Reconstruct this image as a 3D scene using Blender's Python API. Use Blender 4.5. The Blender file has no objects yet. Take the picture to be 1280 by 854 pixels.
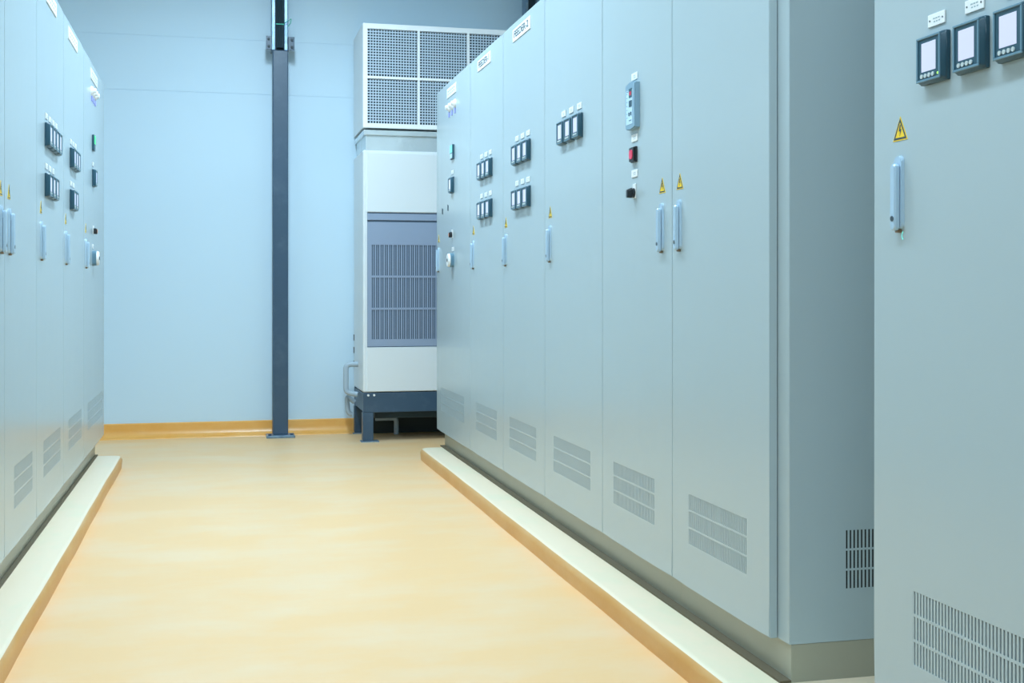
import bpy, bmesh, math, random
from mathutils import Vector, Matrix, Euler
random.seed(7)
R = math.radians
S = bpy.context.scene
COL = S.collection

# ---------------------------------------------------------------- camera
YAW = 13.66
cam_d = bpy.data.cameras.new('camera')
cam = bpy.data.objects.new('camera', cam_d); COL.objects.link(cam)
cam.location = (0, 0, 1.025)
cam.rotation_euler = (R(90), 0, R(-YAW))
cam_d.sensor_width = 36.0
cam_d.lens = 1510.0 / 1280.0 * 36.0
cam_d.shift_y = -63.0 / 1280.0
cam_d.clip_start = 0.05
S.camera = cam

# ---------------------------------------------------------------- world, exposure
w = bpy.data.worlds.new('world'); S.world = w; w.use_nodes = True
w.node_tree.nodes['Background'].inputs[0].default_value = (0.6, 0.8, 1.0, 1)
w.node_tree.nodes['Background'].inputs[1].default_value = 0.3
S.view_settings.view_transform = 'Standard'
S.view_settings.look = 'None'
S.view_settings.gamma = 1.0
S.view_settings.use_curve_mapping = False
S.view_settings.exposure = -0.24

# ---------------------------------------------------------------- lights (ceiling battens over the aisles)
LIGHT_COL = (0.61, 0.82, 0.98)
LAMPS = []          # (x, y, z, length, power)
for yy, zz, pw in ((-2.2, 3.2, 18.0), (0.0, 3.2, 30.0), (2.2, 3.2, 46.0), (4.4, 3.35, 68.0), (6.4, 3.5, 105.0)):
    LAMPS.append((0.33, yy, zz, 1.5, pw))
for xx in (-3.6, 4.6):
    for yy in (-2.0, 1.0, 4.0, 7.0):
        LAMPS.append((xx, yy, 3.5, 1.5, 30.0))
def area(name, loc, sx, sy, power, col=LIGHT_COL, rot=(0, 0, 0)):
    d = bpy.data.lights.new(name, 'AREA'); d.shape = 'RECTANGLE'
    d.size = sx; d.size_y = sy; d.energy = power; d.color = col
    o = bpy.data.objects.new(name, d); COL.objects.link(o)
    o.location = loc; o.rotation_euler = rot
    return o
for (x, y, z, ln, p) in LAMPS:
    area('tube_light', (x, y, z - 0.012), 0.22, ln, p)

# ---------------------------------------------------------------- materials
def srgb(r, g, b):
    f = lambda c: (c / 255 / 12.92) if c / 255 <= 0.04045 else ((c / 255 + 0.055) / 1.055) ** 2.4
    return (f(r), f(g), f(b), 1)
def mat(name, col, rough=0.5, metal=0.0, spec=0.5, emit=None, es=0.0, bump=None, noise=None, coat=0.0):
    m = bpy.data.materials.new(name); m.use_nodes = True
    nt = m.node_tree; b = nt.nodes['Principled BSDF']
    b.inputs['Base Color'].default_value = col if len(col) == 4 else (*col, 1)
    b.inputs['Roughness'].default_value = rough
    b.inputs['Metallic'].default_value = metal
    b.inputs['Specular IOR Level'].default_value = spec
    b.inputs['Coat Weight'].default_value = coat
    b.inputs['Coat Roughness'].default_value = 0.12
    if emit:
        b.inputs['Emission Color'].default_value = (*emit[:3], 1)
        b.inputs['Emission Strength'].default_value = es
    tc = nt.nodes.new('ShaderNodeTexCoord')
    if noise:                       # (scale, second colour, amount low, amount high)
        sc, c2, lo, hi = noise[:4]
        mp = nt.nodes.new('ShaderNodeMapping')
        mp.inputs['Scale'].default_value = noise[4] if len(noise) > 4 else (1, 1, 1)
        n = nt.nodes.new('ShaderNodeTexNoise'); n.inputs['Scale'].default_value = sc
        n.inputs['Detail'].default_value = 6; n.inputs['Roughness'].default_value = 0.6
        rp = nt.nodes.new('ShaderNodeMapRange')
        rp.inputs['From Min'].default_value = lo; rp.inputs['From Max'].default_value = hi
        mx = nt.nodes.new('ShaderNodeMix'); mx.data_type = 'RGBA'
        mx.inputs['A'].default_value = col if len(col) == 4 else (*col, 1)
        mx.inputs['B'].default_value = c2
        nt.links.new(tc.outputs['Object'], mp.inputs['Vector'])
        nt.links.new(mp.outputs['Vector'], n.inputs['Vector'])
        nt.links.new(n.outputs['Fac'], rp.inputs['Value'])
        nt.links.new(rp.outputs['Result'], mx.inputs['Factor'])
        nt.links.new(mx.outputs['Result'], b.inputs['Base Color'])
    if bump:                        # (scale, strength, distance)
        n2 = nt.nodes.new('ShaderNodeTexNoise'); n2.inputs['Scale'].default_value = bump[0]
        n2.inputs['Detail'].default_value = 3
        bp = nt.nodes.new('ShaderNodeBump'); bp.inputs['Strength'].default_value = bump[1]
        bp.inputs['Distance'].default_value = bump[2]
        nt.links.new(tc.outputs['Object'], n2.inputs['Vector'])
        nt.links.new(n2.outputs['Fac'], bp.inputs['Height'])
        nt.links.new(bp.outputs['Normal'], b.inputs['Normal'])
    return m
M = {
 'paint':   mat('cabinet_paint', (0.435, 0.525, 0.555), 0.24, bump=(2.2, 0.10, 0.02)),
 'plinth':  mat('plinth_paint', (0.40, 0.385, 0.30), 0.35),
 'band':    mat('base_band_brown', (0.13, 0.10, 0.055), 0.7),
 'gap':     mat('inside_dark', (0.16, 0.19, 0.20), 0.8),
 'black':   mat('black_void', (0.012, 0.014, 0.014), 0.8),
 'filter':  mat('vent_filter', (0.085, 0.105, 0.105), 0.9),
 'meter':   mat('meter_plastic', (0.022, 0.078, 0.115), 0.30),
 'rim':     mat('meter_rim', (0.13, 0.25, 0.33), 0.35),
 'screen':  mat('meter_screen', (0.25, 0.26, 0.32), 0.25, emit=(0.68, 0.74, 1.0), es=0.80),
 'button':  mat('meter_button', (0.55, 0.62, 0.62), 0.4),
 'led':     mat('green_led', (0.3, 0.8, 0.1), 0.4, emit=(0.45, 1.0, 0.1), es=1.2),
 'green':   mat('green_display', (0.05, 0.6, 0.2), 0.4, emit=(0.02, 0.75, 0.16), es=1.0),
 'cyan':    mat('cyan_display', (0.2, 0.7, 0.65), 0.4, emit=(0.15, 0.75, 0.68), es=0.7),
 'white':   mat('white_plastic', (0.86, 0.87, 0.86), 0.4),
 'ink':     mat('dark_ink', (0.03, 0.06, 0.08), 0.6),
 'faint':   mat('faint_ink', (0.35, 0.45, 0.47), 0.6),
 'handle':  mat('handle_metal', (0.50, 0.66, 0.80), 0.25, metal=0.25),
 'brass':   mat('latch_brown', (0.22, 0.15, 0.09), 0.4, metal=0.4),
 'lock':    mat('lock_steel', (0.10, 0.13, 0.15), 0.35, metal=0.6),
 'yellow':  mat('sign_yellow', (0.98, 0.66, 0.02), 0.45),
 'blackp':  mat('black_plastic', (0.012, 0.015, 0.018), 0.3),
 'red':     mat('red_plastic', (0.70, 0.05, 0.12), 0.4, emit=(0.8, 0.05, 0.10), es=0.15),
 'reddisp': mat('red_display', (0.25, 0.01, 0.03), 0.4, emit=(0.9, 0.05, 0.10), es=0.5),
 'orange':  mat('orange_plastic', (0.75, 0.25, 0.08), 0.4),
 'relay':   mat('relay_plastic', (0.24, 0.38, 0.48), 0.4),
 'relayf':  mat('relay_face', (0.55, 0.74, 0.88), 0.4),
 'lilac':   mat('lilac_tone', (0.33, 0.36, 0.75), 0.4),
 'wall':    mat('wall_paint', (0.62, 0.795, 0.91), 0.55, bump=(1.3, 0.08, 0.03)),
 'ceil':    mat('ceiling_paint', (0.55, 0.62, 0.66), 0.8),
 'base':    mat('baseboard_epoxy', (0.88, 0.42, 0.09), 0.28, noise=(5, (0.92, 0.50, 0.15, 1), 0.4, 0.7)),
 'floor':   mat('floor_epoxy', (0.89, 0.555, 0.262), 0.42, spec=0.4, bump=(5.0, 0.12, 0.01), noise=(1.9, (0.88, 0.605, 0.35, 1), 0.42, 0.64, (1, 1.7, 1))),
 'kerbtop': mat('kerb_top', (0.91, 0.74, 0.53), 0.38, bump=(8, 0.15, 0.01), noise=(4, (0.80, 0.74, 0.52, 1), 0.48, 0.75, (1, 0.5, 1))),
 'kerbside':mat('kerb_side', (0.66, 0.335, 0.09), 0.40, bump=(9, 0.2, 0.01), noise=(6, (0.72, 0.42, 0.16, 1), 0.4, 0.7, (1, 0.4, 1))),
 'steel':   mat('blue_grey_steel', (0.045, 0.09, 0.145), 0.35, noise=(9, (0.075, 0.13, 0.19, 1), 0.5, 0.8)),
 'galv':    mat('galvanised', (0.24, 0.35, 0.46), 0.35, metal=0.5, noise=(14, (0.14, 0.23, 0.33, 1), 0.4, 0.65)),
 'darkst':  mat('dark_channel', (0.010, 0.035, 0.05), 0.5),
 'shade':   mat('stand_shade', (0.035, 0.05, 0.05), 0.7),
 'tie':     mat('green_tie', (0.02, 0.42, 0.28), 0.5),
 'acwhite': mat('unit_white', (0.78, 0.82, 0.83), 0.35),
 'acframe': mat('frame_white', (0.93, 0.95, 0.95), 0.4),
 'acbar':   mat('grille_bar_shaded', (0.58, 0.70, 0.80), 0.4),  # recess shade put into the bar colour, duller than the frame
 'acgrey':  mat('unit_blue_grey', (0.30, 0.37, 0.49), 0.4),
 'acdark':  mat('unit_slot_back', (0.11, 0.16, 0.22), 0.6),
 'griddark':mat('grille_back', (0.01, 0.035, 0.06), 0.8),
 'foil':    mat('foil_tape', (0.70, 0.78, 0.80), 0.25, metal=0.45, bump=(9, 0.35, 0.02)),
 'pipe':    mat('pipe_grey', (0.42, 0.52, 0.60), 0.35),
 'lamp':    mat('lamp_housing', (0.8, 0.82, 0.82), 0.5),
 'tube':    mat('lamp_diffuser', (0.9, 0.9, 0.9), 0.4, emit=LIGHT_COL, es=6.0),
}

# ---------------------------------------------------------------- mesh helpers
def nb(): return bmesh.new()
def box(bm, a, b, bev=0.0, seg=2):
    xs, ys, zs = (sorted((a[i], b[i])) for i in range(3))
    v = [bm.verts.new((x, y, z)) for x in xs for y in ys for z in zs]
    F = [(0,1,3,2),(4,6,7,5),(0,4,5,1),(2,3,7,6),(0,2,6,4),(1,5,7,3)]
    fs = [bm.faces.new([v[i] for i in f]) for f in F]
    if bev:
        es = list({e for f in fs for e in f.edges})
        bmesh.ops.bevel(bm, geom=es, offset=bev, segments=seg, affect='EDGES', profile=0.5)
def ring_prism(bm, pts, fn, d0, d1, top=None):
    """closed outline pts [(a,b)], fn(a,b,d)->xyz, from d0 to d1; top: outline at d1"""
    top = top or pts
    lo = [bm.verts.new(fn(a, b, d0)) for a, b in pts]
    hi = [bm.verts.new(fn(a, b, d1)) for a, b in top]
    n = len(pts)
    for i in range(n):
        bm.faces.new([lo[i], lo[(i+1) % n], hi[(i+1) % n], hi[i]])
    bm.faces.new(lo[::-1]); bm.faces.new(hi)
def rrect(w, h, r, n=5, cx=0, cy=0):
    out = []
    for (sx, sy, a0) in ((1,1,0),(-1,1,90),(-1,-1,180),(1,-1,270)):
        for k in range(n+1):
            a = R(a0 + 90*k/n)
            out.append((cx + sx*(w/2-r) + r*math.cos(a), cy + sy*(h/2-r) + r*math.sin(a)))
    return out
def circ(r, n=16, cx=0, cy=0):
    return [(cx + r*math.cos(2*math.pi*k/n), cy + r*math.sin(2*math.pi*k/n)) for k in range(n)]
def tube(bm, pts, r, n=10):
    pts = [Vector(p) for p in pts]; rings = []
    up = None
    for i, p in enumerate(pts):
        t = (pts[min(i+1, len(pts)-1)] - pts[max(i-1, 0)]).normalized()
        if up is None: up = t.orthogonal().normalized()
        up = (up - t*up.dot(t)).normalized(); s = t.cross(up)
        rings.append([bm.verts.new(p + r*(math.cos(2*math.pi*k/n)*up + math.sin(2*math.pi*k/n)*s)) for k in range(n)])
    for a, b in zip(rings, rings[1:]):
        for k in range(n): bm.faces.new([a[k], a[(k+1) % n], b[(k+1) % n], b[k]])
    bm.faces.new(rings[0][::-1]); bm.faces.new(rings[-1])
def fillet(pts, r, n=6):
    P = [Vector(p) for p in pts]; out = [P[0]]
    for i in range(1, len(P)-1):
        a = (P[i-1]-P[i]).normalized(); b = (P[i+1]-P[i]).normalized()
        p0, p1 = P[i]+a*r, P[i]+b*r
        for k in range(n+1):
            t = k/n; out.append((1-t)**2*p0 + 2*t*(1-t)*P[i] + t*t*p1)
    return out + [P[-1]]
def plate_hole(bm, fn, u0, u1, z0, z1, d0, d1, holes=()):
    """flat plate with rectangular through holes; fn(u, d, z)->xyz. One slab with no inner faces."""
    us = sorted({u0, u1, *[h[0] for h in holes], *[h[1] for h in holes]})
    zs = sorted({z0, z1, *[h[2] for h in holes], *[h[3] for h in holes]})
    solid = lambda i, j: (0 <= i < len(us)-1 and 0 <= j < len(zs)-1 and not any(
        h[0] <= (us[i]+us[i+1])/2 <= h[1] and h[2] <= (zs[j]+zs[j+1])/2 <= h[3] for h in holes))
    V = {}
    def vt(i, j, d):
        if (i, j, d) not in V: V[(i, j, d)] = bm.verts.new(fn(us[i], d, zs[j]))
        return V[(i, j, d)]
    for i in range(len(us)-1):
        for j in range(len(zs)-1):
            if not solid(i, j): continue
            for d in (d0, d1): bm.faces.new([vt(i,j,d), vt(i+1,j,d), vt(i+1,j+1,d), vt(i,j+1,d)])
            for (di, dj, p, q) in ((-1,0,(i,j),(i,j+1)), (1,0,(i+1,j),(i+1,j+1)), (0,-1,(i,j),(i+1,j)), (0,1,(i,j+1),(i+1,j+1))):
                if not solid(i+di, j+dj):
                    bm.faces.new([vt(*p,d0), vt(*q,d0), vt(*q,d1), vt(*p,d1)])
def mesh_of(bm, name, m, xf=None, smooth=False):
    if xf:
        for v in bm.verts: v.co = xf(v.co)
    bmesh.ops.recalc_face_normals(bm, faces=bm.faces)
    me = bpy.data.meshes.new(name); bm.to_mesh(me); bm.free()
    for mm in (m if isinstance(m, (list, tuple)) else [m]): me.materials.append(mm)
    if smooth:
        me.polygons.foreach_set('use_smooth', [True]*len(me.polygons))
        me.set_sharp_from_angle(angle=R(40))
    return me
def link(name, me, parent=None, loc=(0,0,0), label=None):
    o = bpy.data.objects.new(name, me); COL.objects.link(o); o.location = loc
    if parent: o.parent = parent
    if label: o['label'] = label
    return o
def obj(name, bm, m, parent=None, loc=(0,0,0), xf=None, smooth=False, label=None):
    return link(name, mesh_of(bm, name, m, xf, smooth), parent, loc, label)
def thing(name, loc, label, cat, group=None):
    o = bpy.data.objects.new(name, None); COL.objects.link(o); o.location = loc
    o.empty_display_size = 0.1
    o['label'] = label; o['category'] = cat
    if group: o['group'] = group
    return o
def structure(o, label=None):
    o['kind'] = 'structure'
    if label: o['label'] = label
    return o
def text_mesh(s, size, width=None, bold=0.0):
    c = bpy.data.curves.new('t', 'FONT'); c.body = s; c.size = size
    c.align_x = 'CENTER'; c.align_y = 'CENTER'; c.extrude = 0.0003; c.offset = bold
    o = bpy.data.objects.new('t', c); COL.objects.link(o)
    bpy.context.view_layer.update()
    dg = bpy.context.evaluated_depsgraph_get()
    me = bpy.data.meshes.new_from_object(o.evaluated_get(dg))
    bpy.data.objects.remove(o)
    if width:
        xs = [v.co.x for v in me.vertices]; k = width / (max(xs)-min(xs))
        for v in me.vertices: v.co.x *= k
    return me

# ---------------------------------------------------------------- dimensions
XR, XL = 1.3286, -0.668            # the two door planes
ZK = 0.07                          # kerb top
ZD0, ZD1 = 0.163, 2.263            # doors
YW = 8.80                          # far wall
CZ = 1.025
X0, X1, YB, ZC = -5.6, 6.6, -4.0, 3.95

# ---------------------------------------------------------------- room shell
bm = nb(); box(bm, (X0, YB, -0.12), (X1, YW, 0.0)); structure(obj('floor', bm, M['floor']))
bm = nb(); box(bm, (X0-0.1, YB-0.1, ZC), (X1+0.1, YW+0.2, ZC+0.1)); structure(obj('ceiling', bm, M['ceil']))
bm = nb()
cuts = [-0.12, 2.428, 2.812, ZC]
for a, b in zip(cuts, cuts[1:]):                  # cladding panels with open 4 mm joints
    box(bm, (X0, YW, a+0.0012), (X1, YW+0.04, b-0.0012))
box(bm, (X0, YW+0.0025, -0.12), (X1, YW+0.12, ZC))
structure(obj('wall_back', bm, M['wall']))
bm = nb(); box(bm, (X0-0.12, YB, -0.12), (X0, YW+0.12, ZC)); structure(obj('wall_left', bm, M['wall']))
bm = nb(); box(bm, (X1, YB, -0.12), (X1+0.12, YW+0.12, ZC)); structure(obj('wall_right', bm, M['wall']))
bm = nb(); box(bm, (X0, YB-0.12, -0.12), (X1, YB, ZC)); structure(obj('wall_front', bm, M['wall']))
# coved baseboard along the far wall
bm = nb()
prof = [(YW, 0.0), (YW-0.085, 0.0), (YW-0.082, 0.005)]
for k in range(7):
    a = R(90*k/6); prof.append((YW-0.078+0.05*math.sin(a), 0.008+0.05*(1-math.cos(a))))
prof += [(YW-0.028, 0.098), (YW-0.022, 0.104), (YW, 0.104)]
ring_prism(bm, prof, lambda a, b, d: (d, a, b), X0, X1)
structure(obj('baseboard_back', bm, M['base'], smooth=True))

# ---------------------------------------------------------------- kerbs
def kerb(side, xo, xi, y0, y1):
    bm = nb()
    r = 0.026; h = ZK
    pr = [(xi, 0.0), (xo + side*0.004, 0.0)]         # outer foot
    for k in range(6):
        a = R(90*k/5); pr.append((xo + side*(r - r*math.cos(a)), h - r + r*math.sin(a)))
    pr += [(xi, h)]
    n = len(pr); rows = []
    # plan-rounded far end by stepping sections
    secs = [(y0, 0.0)] + [(y0 + 0.06 + (y1-y0-0.12)*k/40, 0.0) for k in range(41)]
    rr = 0.03
    for k in range(1, 6):
        a = R(90*k/5); secs.append((y1 - rr + rr*math.sin(a), rr*(1-math.cos(a))))
    secs.sort()
    for (y, ins) in secs:
        wob = side*0.0013*math.sin(y*2.3) + side*0.0010*math.sin(y*7.1)
        rows.append([bm.verts.new((px + (side*ins + wob if j not in (0, n-1) else 0), y, pz)) for j, (px, pz) in enumerate(pr)])
    for A, B in zip(rows, rows[1:]):
        for j in range(n):
            f = bm.faces.new([A[j], A[(j+1) % n], B[(j+1) % n], B[j]])
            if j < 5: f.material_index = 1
    for rw in (rows[0], rows[-1]):
        f = bm.faces.new(rw); f.material_index = 1
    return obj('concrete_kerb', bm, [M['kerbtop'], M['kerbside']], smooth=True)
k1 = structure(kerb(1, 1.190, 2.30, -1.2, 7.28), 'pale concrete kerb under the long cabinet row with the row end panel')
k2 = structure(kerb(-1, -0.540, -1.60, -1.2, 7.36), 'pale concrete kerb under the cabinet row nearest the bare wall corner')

# ---------------------------------------------------------------- cabinet accessories (shared meshes per side)
CACHE = {}
def xf_side(side): return lambda c: Vector((-side*c.y, c.x, c.z))      # (u, w, z) -> world offset
def shared(key, side, build, m, smooth=False):
    """build(bm, r) in (r, w, z): r runs in reading direction"""
    if (key, side) not in CACHE:
        bm = nb(); build(bm)
        for v in bm.verts: v.co.x *= -side                # reading direction -> +Y/-Y
        CACHE[(key, side)] = mesh_of(bm, key, m, xf_side(side), smooth)
    return CACHE[(key, side)]
F3 = lambda a, b, d: (a, d, b)
def b_meter(bm):
    box(bm, (-.043, 0, -.0465), (.043, .010, .0465), .0015, 1)
    o1 = rrect(.086, .093, .006, 3); o2 = rrect(.078, .086, .006, 3)
    ring_prism(bm, o1, F3, .010, .019, o2)
def b_rim(bm):
    # raised rim round the recessed face
    for a, b in (((-.039, -.043), (.039, -.0385)), ((-.039, .0385), (.039, .043)), ((-.039, -.0385), (-.0345, .0385)), ((.0345, -.0385), (.039, .0385))):
        box(bm, (a[0], .0185, a[1]), (b[0], .0215, b[1]), .0008, 1)
def b_screen(bm): box(bm, (-.024, .018, -.024), (.023, .0195, .031), .0005, 1)
def b_btn(bm): ring_prism(bm, circ(.0042, 12), F3, .018, .0212)
def b_led(bm): ring_prism(bm, circ(.0022, 10), F3, .018, .0205)
def b_plate(bm): box(bm, (-.028, 0, -.012), (.028, .003, .012), .0008, 1)
def b_marks(bm):
    for i in range(3): box(bm, (-.010+i*.008, .0028, .001), (-.004+i*.008, .0033, .0035))
    for i in range(3): box(bm, (-.008+i*.008, .0028, -.005), (-.003+i*.008, .0033, -.0025))
def b_screws(bm):
    for s in (-1, 1): ring_prism(bm, circ(.0018, 8, s*.021, 0), F3, .0028, .0038)
def meter(root, side, y, z, led=False, plate_dz=.076, screws=False):
    base = (0, y - root.location.y, z - root.location.z)
    m = link('power_meter', shared('power_meter', side, b_meter, M['meter'], True), root, base)
    link('meter_rim', shared('meter_rim', side, b_rim, M['rim']), m)
    link('screen', shared('screen', side, b_screen, M['screen']), m)
    for i in range(4):
        link('button', shared('button', side, b_btn, M['button']), m, (0, -side*(-.0215+.0122*i), -.0322))
    if led: link('indicator_led', shared('indicator_led', side, b_led, M['led']), m, (0, -side*.031, -.033), 'lit green indicator')
    name_plate(root, side, y, z + plate_dz, screws)
def name_plate(root, side, y, z, screws=True):
    p = link('name_plate', shared('name_plate', side, b_plate, M['white']), root, (0, y-root.location.y, z-root.location.z))
    link('lettering', shared('lettering', side, b_marks, M['faint']), p)
    if screws: link('screw', shared('screw', side, b_screws, M['lock']), p)
def b_hbase(bm):
    ring_prism(bm, rrect(.029, .148, .013, 6), F3, 0, .007, rrect(.027, .146, .0122, 6))
def b_hlever(bm):
    ring_prism(bm, rrect(.019, .134, .009, 6, 0, -.009), F3, .0085, .016)
    ring_prism(bm, rrect(.019, .134, .009, 6, 0, -.009), F3, .016, .019, rrect(.014, .129, .0069, 6, 0, -.009))
    box(bm, (-.007, .006, .035), (.007, .010, .052))
def b_hlock(bm): ring_prism(bm, circ(.0055, 14, 0, -.052), F3, .018, .0202)
def b_hlatch(bm):
    box(bm, (-.006, 0, -.080), (.006, .010, -.0725), .002, 2)
def handle(root, side, y, z):
    h = link('door_handle', shared('door_handle', side, b_hbase, M['handle'], True), root, (0, y-root.location.y, z-root.location.z))
    link('lever', shared('lever', side, b_hlever, M['handle'], True), h)
    link('keyhole', shared('keyhole', side, b_hlock, M['lock']), h)
    link('latch', shared('latch', side, b_hlatch, M['brass']), h)
    # warning sign above
    g = link('warning_sign', shared('warning_sign', side, b_tri(.0265, .048, 0, .0010), M['yellow']), root, (0, y-root.location.y, z+.105-root.location.z), 'yellow triangle with black border and lightning bolt')
    link('sign_border', shared('sign_border', side, b_triring, M['ink']), g)
    link('bolt_symbol', shared('bolt_symbol', side, b_bolt, M['ink']), g)
def b_tri(hw, h, w0, w1):
    def f(bm):
        ring_prism(bm, [(-hw, 0), (hw, 0), (0, h)], F3, w0, w1)
    return f
def b_triring(bm):
    o = [(-.0235, .0022), (.0235, .0022), (0, .0446)]; i = [(-.0175, .0060), (.0175, .0060), (0, .0375)]
    for k in range(3):
        a, b, c, d = o[k], o[(k+1) % 3], i[(k+1) % 3], i[k]
        ring_prism(bm, [a, b, c, d], F3, .0009, .0014)
def b_bolt(bm):
    ring_prism(bm, [(-.001, .031), (.003, .031), (.0008, .0225), (.0052, .0225), (-.0012, .0085), (.0004, .0185), (-.0042, .0185)], F3, .0009, .0015)
def feeder_plate(root, side, y, z, wd, text=None, tw=.2):
    def b(bm): box(bm, (-wd/2, 0, -.029), (wd/2, .004, .029), .001, 1)
    p = obj('name_plate', (lambda q: (b(q), q)[1])(nb()), M['white'], root, (0, y-root.location.y, z-root.location.z), xf_side(side), label='large white name plate')
    if text:
        me = text_mesh(text, .044, wd*.82, .0007)
        for v in me.vertices: v.co = Vector((-side*(.0043+v.co.z), -side*v.co.x, v.co.y))
        me.materials.append(M['ink']); link('lettering', me, p)
    else:
        def b2(bm):
            for k in range(5):
                c = (-.4+.2*k)*wd*.8
                box(bm, (c-wd*.05, .0038, .004), (c+wd*.05, .0043, .011))
                box(bm, (c-wd*.03, .0038, -.013), (c+wd*.05, .0043, -.007))
        q = nb(); b2(q); obj('lettering', q, M['faint'], p, xf=xf_side(side))

def vent(root, side, yc, wd, z0=.128+.163, hh=.144):
    """slotted plate set in the door + filter behind; coordinates relative to the cabinet root"""
    ry, rz = root.location.y, root.location.z
    u0, u1 = yc-wd/2-ry, yc+wd/2-ry
    n = int(round(wd/.0102)); p = wd/n
    bm = nb()
    rows = [(z0-rz + k*(hh+.006)/3, z0-rz + k*(hh+.006)/3 + (hh-.012)/3) for k in range(3)]
    zz0, zz1 = z0-rz, z0+hh-rz
    for k in range(n+1):                           # bars
        c = u0 + k*p
        box(bm, (max(c-.0029, u0-.001), -.0032, zz0), (min(c+.0029, u1+.001), -.0004, zz1))
    for (a, b) in ((rows[0][1], rows[1][0]), (rows[1][1], rows[2][0])):
        box(bm, (u0, -.0030, a), (u1, -.0002, b))
    obj('vent_grille', bm, M['paint'], root, xf=xf_side(side))
    bm = nb(); box(bm, (u0-.008, -.0100, zz0-.008), (u1+.008, -.0075, zz1+.008))
    obj('vent_filter', bm, M['filter'], root, xf=xf_side(side))
    return (u0, u1, zz0, zz1)

CD = 0.80   # cabinet depth
def cabinet(side, y0, y1, label, ventw=None, vent_c=None, handle_at=(), door_in=(0.0, 0.0), plinth=None, endpanel=False):
    px = XR if side > 0 else XL
    yc = (y0+y1)/2
    root = thing('switchgear_cabinet', (px, yc, ZK), label, 'electrical cabinet', 'switchgear cabinets standing in two rows')
    hole = ()
    if ventw:
        vc = vent_c if vent_c is not None else yc
        hole = (vent(root, side, vc, ventw),)
    rz = ZK
    d0, d1 = y0+.0018+door_in[0]-yc, y1-.0018-door_in[1]-yc
    bm = nb()
    plate_hole(bm, lambda u, d, z: (u, d, z), d0, d1, ZD0-rz, ZD1-rz, -.021, 0.0, hole)
    # soften the door's outer front edges
    es = [e for e in bm.edges if all(abs(v.co.y) < 1e-6 for v in e.verts) and (
        all(abs(v.co.x-d0) < 1e-6 for v in e.verts) or all(abs(v.co.x-d1) < 1e-6 for v in e.verts) or
        all(abs(v.co.z-(ZD0-rz)) < 1e-6 for v in e.verts) or all(abs(v.co.z-(ZD1-rz)) < 1e-6 for v in e.verts))]
    bmesh.ops.bevel(bm, geom=es, offset=.003, segments=3, affect='EDGES')
    obj('door', bm, M['paint'], root, xf=xf_side(side))
    # body, hollow behind the vent
    bm = nb()
    e0 = y0-yc + (.0006); e1 = y1-yc - (.0006)
    if endpanel: e0 += .004
    box(bm, (e0, -.030-CD, ZD0-rz), (e1, -.060, ZD1-rz-.001), .0)
    holes2 = [(h[0]-.009, h[1]+.009, h[2]-.009, h[3]+.009) for h in hole]
    plate_hole(bm, lambda u, d, z: (u, d, z), e0, e1, ZD0-rz, ZD1-rz-.001, -.060, -.0235, holes2)
    obj('body', bm, M['paint'], root, xf=xf_side(side))
    p0, p1 = plinth or (0.0, 0.0)
    bm = nb(); box(bm, (y0-yc+p0+.0004, -.030-CD+.02, 0.0), (y1-yc-p1-.0004, -.0284, ZD0-rz-.001))
    obj('plinth', bm, M['plinth'], root, xf=xf_side(side))
    bm = nb(); box(bm, (y0-yc+p0+.0004, -.0282, 0.0), (y1-yc-p1-.0004, .0010 if side > 0 else -.012, .006))  # dark brown strip on the kerb along the plinth foot
    obj('base_band', bm, M['band'], root, xf=xf_side(side), label='dark brown band along the plinth foot')
    for hy in handle_at: handle(root, side, hy, CZ+.197)
    return root

G = 'switchgear cabinets'
# --- right row, far to near
Yr = [7.460, 6.422, 5.645, 4.885, 4.103, 3.423, 2.700]
c1 = cabinet(1, Yr[1], Yr[0], 'pale grey cabinet beside the white air unit, widest and last of its row', .72, 6.955, (7.389,), plinth=(0, .125))
c2 = cabinet(1, Yr[2], Yr[1], 'pale grey cabinet with name plate FEEDER-1 and six small meters', .49, 6.03, (6.338,))
c3 = cabinet(1, Yr[3], Yr[2], 'pale grey cabinet with name plate FEEDER-2 and six small meters', .49, 5.271, (5.587,))
c4 = cabinet(1, Yr[4], Yr[3], 'pale grey cabinet with only one row of three small meters above its handle', .50, 4.497, (4.797,))
c5 = cabinet(1, Yr[5], Yr[4], 'pale grey cabinet with tall relay module, red button and black rotary switch', .402, 3.777, (3.505,))
c6 = cabinet(1, Yr[6], Yr[5], 'plain pale grey cabinet without meters, its shaded slotted side panel exposed at the gap', .396, 3.093, (3.359,), door_in=(.061, 0), endpanel=True)
c7 = cabinet(1, 1.560, 2.271, 'nearest pale grey cabinet, past the gap, with three large lit square meters', .402, 1.923, (2.169,))

# end panel (slotted) of c6, facing the camera
ry, rz = c6.location.y, c6.location.z
sx0, pitch = 1.501, .0102
n = 49; sw = n*pitch
z0, z1 = .291-rz, .435-rz
bm = nb()
fn = lambda u, d, z: (u, d, z)
plate_hole(bm, fn, .0235, .030+CD, ZD0-rz, ZD1-rz-.001, 0.0, .003, [(sx0-XR, sx0-XR+sw, z0, z1)])
pan = obj('side_panel', bm, M['paint'], c6, (0, Yr[6]-ry, 0))
bm = nb()
for k in range(n+1):
    c = sx0-XR+k*pitch
    box(bm, (c-.0028, .0004, z0), (c+.0028, .0012, z1))
for k in (1, 2):
    zz = z0 + k*(z1-z0+.004)/3
    box(bm, (sx0-XR, .0002, zz-.005), (sx0-XR+sw, .0014, zz))
obj('vent_grille', bm, M['paint'], c6, (0, Yr[6]-ry, 0))
bm = nb(); box(bm, (sx0-XR+.0002, .0016, z0+.0002), (sx0-XR+sw-.0002, .0028, z1-.0002))
obj('vent_filter', bm, M['black'], c6, (0, Yr[6]-ry, 0))

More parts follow.
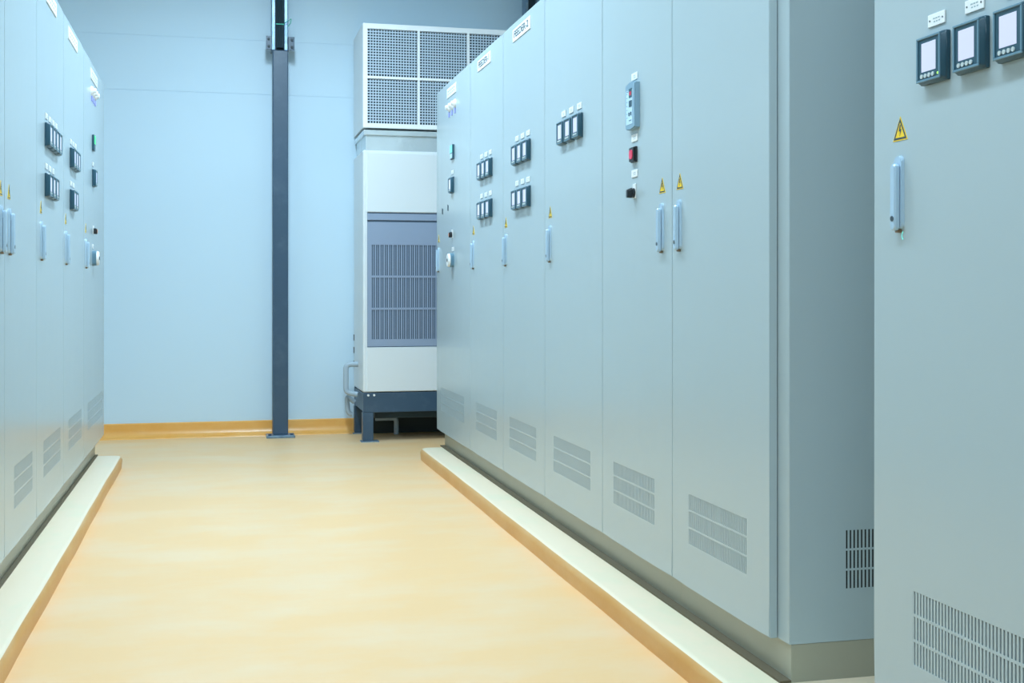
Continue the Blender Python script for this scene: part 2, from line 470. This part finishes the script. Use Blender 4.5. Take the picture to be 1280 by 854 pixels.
# meters
for ys, zt in (((4.595, 4.488, 4.381), CZ+.625),):
    for y in ys: meter(c4, 1, y, zt)
for c, ys in ((c3, (5.364, 5.262, 5.160)), (c2, (6.127, 6.024, 5.921))):
    for zt in (CZ+.622, CZ+.417):
        for y in ys: meter(c, 1, y, zt)
for i, y in enumerate((2.041, 1.9225, 1.804)):
    meter(c7, 1, y, CZ+.4425, led=(i == 0), plate_dz=.075, screws=True)
feeder_plate(c3, 1, 5.280, CZ+1.180, .32, 'FEEDER-2')
feeder_plate(c2, 1, 6.065, CZ+1.180, .31, 'FEEDER-1')
feeder_plate(c1, 1, 6.96, CZ+1.175, .28)
# small sticker under c7's handle
bm = nb()
for k in range(6):
    a0, a1 = R(-60+20*k), R(-40+20*k)
    pts = [(.010*math.cos(a0), .010*math.sin(a0)), (.010*math.cos(a1), .010*math.sin(a1)), (.0075*math.cos(a1), .0075*math.sin(a1)), (.0075*math.cos(a0), .0075*math.sin(a0))]
    ring_prism(bm, pts, F3, 0, .0006)
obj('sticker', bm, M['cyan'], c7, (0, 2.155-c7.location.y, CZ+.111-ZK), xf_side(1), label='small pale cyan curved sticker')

# relay module etc. on c5
def relay(root, side, y, z):
    loc = (0, y-root.location.y, z-root.location.z)
    # arched body
    bm = nb()
    def arch(w, h, d0, d1, k=.006):
        n = 10
        top = [(-w/2 + w*i/n, h/2 + k*(1-(2*i/n-1)**2) - k) for i in range(n+1)]
        bot = [(w/2 - w*i/n, -h/2 - k*(1-(2*i/n-1)**2) + k) for i in range(n+1)]
        ring_prism(bm, top + bot, F3, d0, d1)
    arch(.094, .158, 0, .014); arch(.088, .152, .014, .018)
    r = obj('relay_module', bm, M['relay'], root, loc, lambda c: xf_side(side)(Vector((-side*c.x, c.y, c.z))))
    X = lambda c: xf_side(side)(Vector((-side*c.x, c.y, c.z)))
    bm = nb(); box(bm, (-.035, .0178, -.060), (.026, .0190, .052)); obj('face_plate', bm, M['relayf'], r, xf=X)
    bm = nb(); box(bm, (-.005, .0188, .026), (.022, .0200, .056)); obj('display_window', bm, M['meter'], r, xf=X)
    bm = nb(); box(bm, (.000, .0198, .034), (.017, .0206, .046)); obj('red_display', bm, M['reddisp'], r, xf=X)
    bm = nb(); box(bm, (-.005, .0188, -.004), (.022, .0205, .017), .001, 1); obj('keypad', bm, M['meter'], r, xf=X)
    for a in (-.006, .012):
        bm = nb(); box(bm, (a, .0188, -.033), (a+.006, .0215, -.021), .001, 1); obj('button', bm, M['meter'], r, xf=X)
    bm = nb()
    for k in range(7): box(bm, (-.030, .0188, .040-.013*k), (-.020, .0193, .042-.013*k))
    box(bm, (-.030, .0188, .0465), (-.012, .0193, .0495)); box(bm, (-.006, .0188, -.050), (.018, .0193, -.046))
    obj('lettering', bm, M['rim'], r, xf=X)
relay(c5, 1, 3.757, CZ+.607)
name_plate(c5, 1, 3.757, CZ+.705, False)
name_plate(c5, 1, 3.757, CZ+.503, False)
name_plate(c5, 1, 3.757, CZ+.386, False)
def red_block(root, side, y, z):
    X = lambda c: xf_side(side)(Vector((-side*c.x, c.y, c.z)))
    bm = nb(); box(bm, (-.025, 0, -.026), (.025, .008, .026), .003, 2); box(bm, (-.022, .0075, -.023), (.022, .014, .023), .002, 2)
    r = obj('push_button_switch', bm, M['blackp'], root, (0, y-root.location.y, z-root.location.z), X)
    bm = nb(); ring_prism(bm, rrect(.028, .030, .010, 5), F3, .0135, .0165); obj('red_button', bm, M['red'], r, xf=X)
red_block(c5, 1, 3.757, CZ+.448)
def rotary(root, side, y, z, face):
    kd = .022 if face else .029
    X = lambda c: xf_side(side)(Vector((-side*c.x, c.y, c.z)))
    bm = nb(); box(bm, (-.014, 0, -.024), (.014, .004, .024), .001, 1)
    r = obj('rotary_switch', bm, M['white'], root, (0, y-root.location.y, z-root.location.z), X, label='switch with white square back plate')
    bm = nb()
    ring_prism(bm, circ(.016, 18, 0, -.006), F3, .004, .014)
    ring_prism(bm, rrect(.020, .034, .007, 4, 0, -.006), F3, .014, kd, rrect(.014, .026, .0055, 4, 0, -.009))
    obj('knob', bm, M['blackp'], r, xf=X)
    if face:
        bm = nb(); ring_prism(bm, rrect(.008, .020, .0035, 4, 0, -.006), F3, .0215, .0235); obj('knob_cap', bm, M['orange'], r, xf=X)
rotary(c5, 1, 3.757, CZ+.328, False)

# far door devices, mirrored on both rows
def far_devices(root, side, y, disp):
    X = lambda c: xf_side(side)(Vector((-side*c.x, c.y, c.z)))
    L = lambda yy, z: (0, yy-root.location.y, z-root.location.z)
    bm = nb(); box(bm, (-.040, 0, -.042), (.040, .012, .042), .002, 1)
    r = obj('display_module', bm, M['meter'], root, L(y-.06, CZ+.81), X)
    bm = nb(); box(bm, (-.032, .0118, -.004 if side > 0 else -.006), (.030, .0135, .038)); obj('screen', bm, M[disp], r, xf=X, label='lit green screen')
    bm = nb(); box(bm, (-.032, .0118, -.036), (.030, .0128, -.010)); obj('keypad', bm, M['relayf'] if side > 0 else M['meter'], r, xf=X)
    meter(root, side, y-.05, CZ+.618)
    # three lamps below the name plate
    for k in range(3):
        yy = y-.04-side*(.09*k-.09)*side
        bm = nb(); ring_prism(bm, circ(.026, 18), F3, 0, .010, circ(.022, 18)); ring_prism(bm, circ(.016, 16), F3, .010, .026, circ(.012, 16))
        o = obj('indicator_lamp', bm, M['white'], root, L(yy, CZ+1.085), X, smooth=True)
        bm = nb(); box(bm, (-.007, 0, -.058), (.007, .008, -.028), .002, 1); obj('lilac_block', bm, M['lilac'], o, xf=X)  # lilac block below each lamp
    rotary(root, side, y-.04, CZ+.335, True)
    # white round dial on a grey box
    bm = nb(); ring_prism(bm, rrect(.060, .080, .016, 4), F3, 0, .022)
    d = obj('dial_box', bm, M['rim'], root, L(y-.06, CZ+.180), X, smooth=True)
    bm = nb(); ring_prism(bm, circ(.040, 24), F3, .022, .034, circ(.036, 24)); obj('dial', bm, M['white'], d, xf=X, smooth=True, label='white round dial')
    bm = nb(); ring_prism(bm, circ(.009, 12), F3, .034, .038); obj('dial_hub', bm, M['lock'], d, xf=X)
    name_plate(root, side, y-.06, CZ+.245, False)
far_devices(c1, 1, 6.98, 'cyan')
bm = nb()
for a, zz in ((7.255, .487), (7.075, .497)):
    ring_prism(bm, [(a-.008-6.941, zz+.012), (a+.010-6.941, zz+.018), (a+.012-6.941, zz-.014), (a-.006-6.941, zz-.020)], F3, 0, .003)
obj('cable_clip', bm, M['ink'], c1, (0, 0, CZ-ZK), xf_side(1), label='pair of small dark key slots')

# --- left row, far to near
Yl = [7.634, 6.500, 5.678, 4.864, 4.158, 3.452]
a1 = cabinet(-1, Yl[1], Yl[0], 'pale cabinet with bright green lit display, last of its row toward the bare wall', .83, 7.11, (6.600,), plinth=(0, .25))
a2 = cabinet(-1, Yl[2], Yl[1], 'pale cabinet with three small meters above two more', .54, 6.13, (5.756,))
a3 = cabinet(-1, Yl[3], Yl[2], 'pale cabinet with four small meters above three more', .52, 5.31, (4.975,))
a4 = cabinet(-1, Yl[4], Yl[3], 'plain pale cabinet without meters, beside the cabinet with seven meters', .41, 4.55, (4.240,))
a5 = cabinet(-1, Yl[5], Yl[4], 'pale cabinet cut off by the left edge of the photo, only a handle showing', .41, 3.80, (4.085,))
for y in (5.124, 5.224, 5.324, 5.424): meter(a3, -1, y, CZ+.622)
for y in (5.124, 5.224, 5.324): meter(a3, -1, y, CZ+.422)
for y in (5.952, 6.042, 6.132): meter(a2, -1, y, CZ+.619)
for y in (5.952, 6.042): meter(a2, -1, y, CZ+.425)
feeder_plate(a3, -1, 5.27, CZ+1.185, .30)
feeder_plate(a2, -1, 6.02, CZ+1.185, .36)
feeder_plate(a1, -1, 7.02, CZ+1.175, .36)
far_devices(a1, -1, 7.02, 'green')

# ---------------------------------------------------------------- steel columns
def column(x0, label, with_cables):
    root = thing('steel_column', (x0+.055, 8.665, 0), label, 'column')
    zj = 2.715
    bm = nb(); box(bm, (-.053, -.055, .018), (.053, .055, zj), .006, 2); obj('shaft', bm, M['steel'], root)
    bm = nb()
    box(bm, (-.060, -.050, zj), (-.036, .055, ZC), .003, 1)
    obj('flange', bm, M['galv'], root)
    bm = nb(); box(bm, (.026, -.050, zj), (.050, .055, ZC), .003, 1); obj('flange', bm, M['galv'], root)
    bm = nb(); box(bm, (-.036, -.005, zj), (.026, .010, ZC)); obj('web', bm, M['darkst'], root)
    for s in (-1, 1):
        bm = nb()
        box(bm, (s*.054, -.035, zj+.005), (s*.098, -.027, zj+.100), .002, 1)
        box(bm, (s*.054, -.027, zj+.005), (s*.060, .125, zj+.100))
        b = obj('bracket', bm, M['steel'], root)
        for zz in (.028, .078):
            bm = nb(); ring_prism(bm, circ(.009, 6, s*.080, zj+zz), lambda a, b_, d: (a, d, b_), -.035, -.046)
            obj('bolt', bm, M['darkst'], b)
    bm = nb(); box(bm, (-.098, -.115, 0), (.098, .045, .018), .003, 1); bp = obj('base_plate', bm, M['galv'], root)
    for sx, sy in ((-.075, -.09), (.075, -.09)):
        bm = nb(); ring_prism(bm, circ(.011, 6, sx, sy), lambda a, b_, d: (a, b_, d), .018, .030); obj('bolt', bm, M['steel'], bp)
    return root
column(.368, 'dark blue grey steel column standing free in front of the bare wall', True)
column(2.20, 'steel column top showing above the cabinet row behind the FEEDER-2 plate', False)
# cable bundle in the column's upper channel
bm = nb()
for i, dx in enumerate((-.027, -.015, -.003, .009, .019)):
    tube(bm, [(dx*.9, -.010, 2.735), (dx+.001, -.013, 3.0), (dx, -.012, 3.3), (dx, -.012, ZC-.01)], .0062, 8)
cb = obj('cable_bundle', bm, M['darkst'], None, (.425, 8.640, 0), smooth=True)
cb['label'] = 'black cables running down the upper channel of the free column'; cb['category'] = 'cable'
bm = nb(); box(bm, (-.034, -.020, 2.895), (.026, -.0185, 2.903)); 
tube(bm, fillet([(.026, -.05, 2.90), (.050, -.07, 2.915), (.070, -.07, 2.93), (.066, -.07, 2.90), (.048, -.07, 2.875)], .006), .0025, 6)
tube(bm, [(.024, -.019, 2.899), (.027, -.05, 2.90)], .0025, 6)
obj('cable_tie', bm, M['tie'], cb, label='green cable tie with loose end')

# ---------------------------------------------------------------- air handling unit
AX0, AX1, AY0, AY1 = .9525, 2.075, 8.19, 8.775
ac = thing('air_conditioning_unit', ((AX0+AX1)/2, (AY0+AY1)/2, 0), 'tall white floor standing air conditioning unit with louvred front by the wall', 'air conditioner')
ox, oy = ac.location.x, ac.location.y
def acbox(name, m, a, b, bev=0.0, parent=None, label=None):
    bm = nb(); box(bm, (a[0]-ox, a[1]-oy, a[2]), (b[0]-ox, b[1]-oy, b[2]), bev)
    return obj(name, bm, m, parent or ac, label=label)
acbox('casing', M['acwhite'], (AX0, AY0+.012, .335), (AX1, AY1, 1.985), .012)
acbox('upper_panel', M['acwhite'], (AX0+.028, AY0, 1.563), (AX1-.028, AY0+.02, 1.965), .003)
acbox('lower_panel', M['acwhite'], (AX0+.028, AY0, .342), (AX1-.028, AY0+.02, .642), .003)
for zz in (.69, .60, .50):
    acbox('edge_clip', M['blackp'], (AX0-.004, AY1-.045, zz-.022), (AX0-.0004, AY1-.015, zz+.022), .001)
# grey louvred front
bm = nb()
gx0, gx1 = AX0+.055, AX1-.055
zr = [(.697, .898), (.912, 1.117), (1.131, 1.340)]
P = lambda u, d, z: (u-ox, d-oy, z)
plate_hole(bm, P, AX0+.030, AX1-.030, .648, 1.495, AY0+.004, AY0+.010, [(gx0, gx1, a, b) for a, b in zr])
fp = obj('front_grille', bm, M['acgrey'], ac, label='blue grey grille panel with three rows of slots')
bm = nb(); box(bm, (AX0+.030-ox, AY0+.002-oy, 1.508), (AX1-.030-ox, AY0+.016-oy, 1.552), .001, 1); obj('trim_strip', bm, M['acgrey'], ac)
bm = nb()
nb_ = int((gx1-gx0)/.0292)
for k in range(nb_+1):
    c = gx0 + (gx1-gx0)*k/nb_
    for a, b in zr:
        box(bm, (c-.0042-ox, AY0+.0045-oy, a), (c+.0042-ox, AY0+.009-oy, b))
        if k < nb_:
            cc = c + (gx1-gx0)/nb_/2
            box(bm, (cc-.0022-ox, AY0+.0075-oy, a), (cc+.0022-ox, AY0+.0105-oy, b))
obj('slot_bars', bm, M['acgrey'], fp)
acbox('grille_backing', M['acdark'], (AX0+.029, AY0+.0112, .644), (AX1-.029, AY0+.0118, 1.56))
# foil taped collar
bm = nb()
box(bm, (AX0+.020-ox, AY0+.018-oy, 1.975), (AX1-.020-ox, AY1-.02-oy, 2.100), .004)
obj('duct_collar', bm, M['foil'], ac, label='silver foil taped collar')
acbox('collar_flange', M['foil'], (AX0+.004, AY0+.004, 2.085), (AX1-.004, AY1-.01, 2.120), .004)
# discharge box with egg crate grille
TZ0, TZ1 = 2.135, 2.843
bm = nb()
t = .004
box(bm, (AX0-ox, AY0+.04-oy, TZ0), (AX1-ox, AY1-oy, TZ1))
obj('discharge_box', bm, M['acwhite'], ac)
bays = [(.983, 1.325), (1.342, 1.671), (1.689, 2.045)]
rowsz = [(2.166, 2.470), (2.487, 2.808)]
bm = nb()
plate_hole(bm, P, AX0, AX1, TZ0, TZ1, AY0, AY0+.0395, [(a, b, c, d) for a, b in bays for c, d in rowsz])
gf = obj('grille_frame', bm, M['acframe'], ac, label='white grille frame')
bm = nb()
for a, b in bays:
    nn = 18
    for c, d in rowsz:
        for k in range(1, nn):
            xx = a + (b-a)*k/nn; box(bm, (xx-.0032-ox, AY0+.006-oy, c), (xx+.0032-ox, AY0+.011-oy, d))
        mm = int(round((d-c)/.0192))
        for k in range(1, mm):
            zz = c + (d-c)*k/mm; box(bm, (a-ox, AY0+.004-oy, zz-.0036), (b-ox, AY0+.010-oy, zz+.0036))
obj('egg_crate_grille', bm, M['acbar'], ac)
for a, b in bays:
    for c, d in rowsz:
        acbox('grille_backing', M['griddark'], (a+.0005, AY0+.036, c+.0005), (b-.0005, AY0+.038, d-.0005))
# stand
acs = thing('steel_stand', (ox, oy, 0), 'dark blue steel frame stand carrying the air conditioning unit', 'stand')
def stbox(name, a, b, bev=.003, m='steel', parent=None):
    bm = nb(); box(bm, (a[0]-ox, a[1]-oy, a[2]), (b[0]-ox, b[1]-oy, b[2]), bev); return obj(name, bm, M[m], parent or acs)
stbox('beam', (AX0+.002, AY0+.004, .200), (AX1-.002, AY0+.062, .334))
stbox('beam', (AX0+.002, AY1-.062, .200), (AX1-.002, AY1-.004, .334))
for xa in (AX0+.004, AX1-.062): stbox('beam', (xa, AY0+.063, .205), (xa+.058, AY1-.063, .330))
for xa in (AX0-.002, AX1-.07):
    for ya in (AY0, AY1-.075):
        stbox('leg', (xa, ya, .008), (xa+.072, ya+.070, .199))
        stbox('foot_plate', (xa-.012, ya-.012, 0), (xa+.110, ya+.072, .0075), .001, 'galv')
for xx in (AX0+.035, AX0+.075):
    bm = nb(); ring_prism(bm, circ(.008, 10, xx-ox, .318), lambda a, b_, d: (a, d-oy, b_), AY0+.004, AY0-.003); obj('bolt', bm, M['white'], acs)
# pan under the unit
stbox('drip_pan', (AX0+.09, AY0+.09, .15), (AX1-.09, AY1-.09, .199), .004, 'darkst')
stbox('shade_sheet', (AX0+.076, AY1-.086, .001), (AX1-.076, AY1-.078, .199), 0, 'shade')  # dark sheet added for the deep shade behind the stand
# pipes
bm = nb(); tube(bm, fillet([(.0835, 0, .512), (0, 0, .512), (0, 0, .315), (.080, -.01, .300)], .035, 7), .019, 14)
o = obj('drain_pipe', bm, M['pipe'], None, (.868, 8.50, 0), smooth=True); o['label'] = 'thick pale grey pipe looping down from the unit side'; o['category'] = 'pipe'
bm = nb(); tube(bm, fillet([(.055, 0, .238), (0, 0, .285), (.008, .0, .160), (.038, 0, .152)], .03, 7), .017, 12)
o = obj('drain_pipe', bm, M['pipe'], None, (.882, 8.58, 0), smooth=True); o['label'] = 'thinner grey pipe bending toward the stand leg, lowest by the wall'; o['category'] = 'pipe'
# elbow pipe under the stand
bm = nb(); tube(bm, fillet([(-.15, 0, .118), (.0, 0, .118), (0, 0, .003)], .03, 7), .017, 12)
o = obj('drain_pipe', bm, M['pipe'], None, (1.235, 8.58, 0), smooth=True); o['label'] = 'grey elbow pipe turning down to the floor beneath the stand beam'; o['category'] = 'pipe'

# ---------------------------------------------------------------- ceiling battens
SPOT = ['behind the camera', 'beside the nearest cabinet', 'beside the relay cabinet', 'beside the FEEDER-2 cabinet', 'nearest the bare wall']
SIDE = ['far behind the camera', 'level with the camera', 'halfway along the room', 'by the far wall']
lamp_root = lamp_mesh = None
for i, (x, y, z, ln, p) in enumerate(LAMPS):
    if i < 5: lab = 'white batten light over the middle aisle, ' + SPOT[i]
    elif i < 9: lab = 'white batten light behind the row with the green display, ' + SIDE[i-5]
    else: lab = 'white batten light behind the FEEDER row, ' + SIDE[i-9]
    t0 = thing('batten_light', (x, y, z), lab, 'ceiling light', 'batten lights hung from the ceiling')
    if lamp_mesh is None:
        bm = nb(); box(bm, (-.11, -ln/2, 0), (.11, ln/2, .05), .004); lamp_mesh = mesh_of(bm, 'housing', M['lamp'])
        bm = nb(); box(bm, (-.105, -ln/2+.01, -.006), (.105, ln/2-.01, -.0005), .002, 1); diff_mesh = mesh_of(bm, 'diffuser', M['tube'])
    link('housing', lamp_mesh, t0); link('diffuser', diff_mesh, t0)
    for s_ in (-.5, .5):
        bm = nb(); tube(bm, [(0, s_, .05), (0, s_, ZC-z)], .004, 6); obj('suspension_rod', bm, M['lock'], t0)
